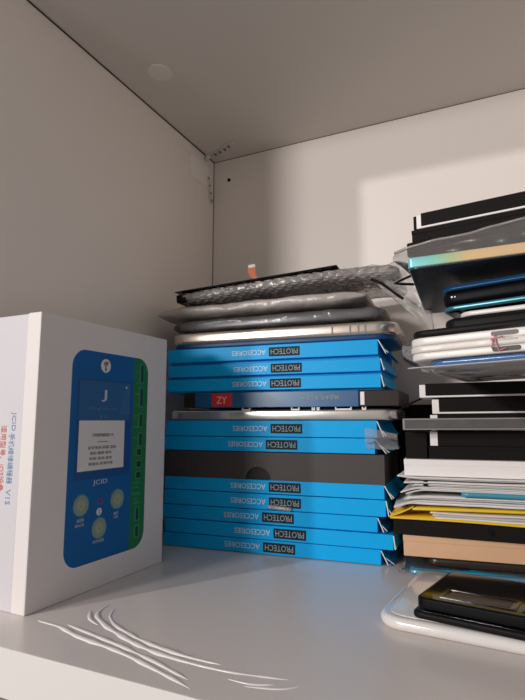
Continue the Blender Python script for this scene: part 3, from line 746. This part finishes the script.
t = lidded('topmost black-lidded box of the right stack, with a white left end', (-0.0560, 0.398, 0.2745), -8, 0.155, 0.095, 0.0118, 0.0036, lift=0.0015)
MB().box(-0.0026, -0.0002, 0.001, 0.03, 0.0002, 0.0108, BLK, 0.0004).build('end_tab', t)

# ------------------------------------------------------------------ front: white cover with black phones
t = thing('white_cover', 'glossy white cover with rounded corners lying on the shelf, front right', 'cover', (-0.0838, 0.3435, 0), -4.4)
MB().rslab(0, 0.165, 0, 0.118, 0, 0.0078, 0.016, 0.0036, GLOSSW, 12, 6).build('shell', t, True)
MB().rslab(0.006, 0.159, 0.006, 0.112, 0.0076, 0.0081, 0.012, 0.0002, GLOSSW, 12, 2).build('inner_panel', t, True)
t = thing('flat_phone', 'lower black phone lying on the white cover', 'phone', (-0.0612, 0.3462, 0.0084), -9.5, pitch=0, group='black phones on the white cover')
MB().rslab(0, 0.150, 0, 0.082, 0, 0.0044, 0.005, 0.0018, BLKP, 8).build('rim', t, True)
MB().rslab(0.002, 0.148, 0.002, 0.080, 0.0042, 0.0047, 0.004, 0.0002, BLKG, 8, 2).build('screen', t, True)
t = thing('flat_phone', 'upper glossy black phone stacked on the lower one over the white cover', 'phone', (-0.0580, 0.3430, 0.0158), -9.0, pitch=-2.2, group='black phones on the white cover')
MB().rslab(0, 0.150, 0, 0.080, 0, 0.0062, 0.006, 0.0012, BLKS, 8).build('rim', t, True)
b = MB()
def frame(x0, x1, y0, y1, w):
    b.box(x0, x1, y0, y0 + w, 0.0060, 0.0068, BLKG, 0.0003); b.box(x0, x1, y1 - w, y1, 0.0060, 0.0068, BLKG, 0.0003)
    b.box(x0, x0 + w, y0 + w, y1 - w, 0.0060, 0.0068, BLKG, 0.0003); b.box(x1 - w, x1, y0 + w, y1 - w, 0.0060, 0.0068, BLKG, 0.0003)
b.rslab(0.0018, 0.148, 0.0018, 0.078, 0.0060, 0.00625, 0.005, 0.0002, BLKG, 8, 2)
frame(0.012, 0.055, 0.008, 0.030, 0.002); frame(0.058, 0.10, 0.008, 0.030, 0.002)
b.build('raised_frame', t)
MB().rslab(0.016, 0.051, 0.011, 0.027, 0.0061, 0.0064, 0.002, 0.0001, BROWN, 6, 2).build('lens_reflection', t, True)  # camera bump, with the brown reflection on it put into its colour

# ------------------------------------------------------------------ lights
def area(name, loc, target, size, power, col):
    l = bpy.data.lights.new(name, 'AREA'); l.shape = 'DISK'; l.size = size; l.energy = power; l.color = col
    o = bpy.data.objects.new(name, l); COL.objects.link(o); o.location = loc
    o.rotation_euler = (Vector(target) - Vector(loc)).to_track_quat('-Z', 'Y').to_euler()
    return o
area('ceiling_lamp', (-1.204, -1.30, 0.784), (-0.1, 0.5, 0.2), 0.06, 13.2, (1.0, 0.95, 0.925))
area('side_lamp', (-0.812, -1.30, 0.46), (-0.1, 0.5, 0.2), 0.26, 15.0, (1.0, 0.95, 0.92))
# added ambient light for the unseen room, slightly weaker from below
w = bpy.data.worlds.new('room'); sc.world = w; w.use_nodes = True
wn = w.node_tree; bg = wn.nodes['Background']
wt = wn.nodes.new('ShaderNodeTexCoord'); ws = wn.nodes.new('ShaderNodeSeparateXYZ'); wm = wn.nodes.new('ShaderNodeMapRange')
wm.inputs['From Min'].default_value = -0.75; wm.inputs['From Max'].default_value = -0.15
wm.inputs['To Min'].default_value = 0.20; wm.inputs['To Max'].default_value = 0.275
wn.links.new(wt.outputs['Generated'], ws.inputs[0]); wn.links.new(ws.outputs['Z'], wm.inputs['Value'])
wn.links.new(wm.outputs[0], bg.inputs['Strength'])
bg.inputs['Color'].default_value = (1.0, 0.93, 0.87, 1)

# ------------------------------------------------------------------ camera
cd = bpy.data.cameras.new('camera'); cam = bpy.data.objects.new('camera', cd); COL.objects.link(cam)
cd.sensor_fit = 'AUTO'; cd.sensor_width = 36; cd.lens = 520 / 700 * 36
cd.clip_start = 0.01
cam.location = (0, 0, 0.129); cam.rotation_euler = (R(90 + 7.6668), 0, R(25.1642))
sc.camera = cam
sc.view_settings.view_transform = 'Standard'; sc.view_settings.look = 'None'
sc.view_settings.gamma = 1; sc.view_settings.exposure = 0.10; sc.view_settings.use_curve_mapping = False
sc.cycles.max_bounces = 10; sc.cycles.transparent_max_bounces = 24
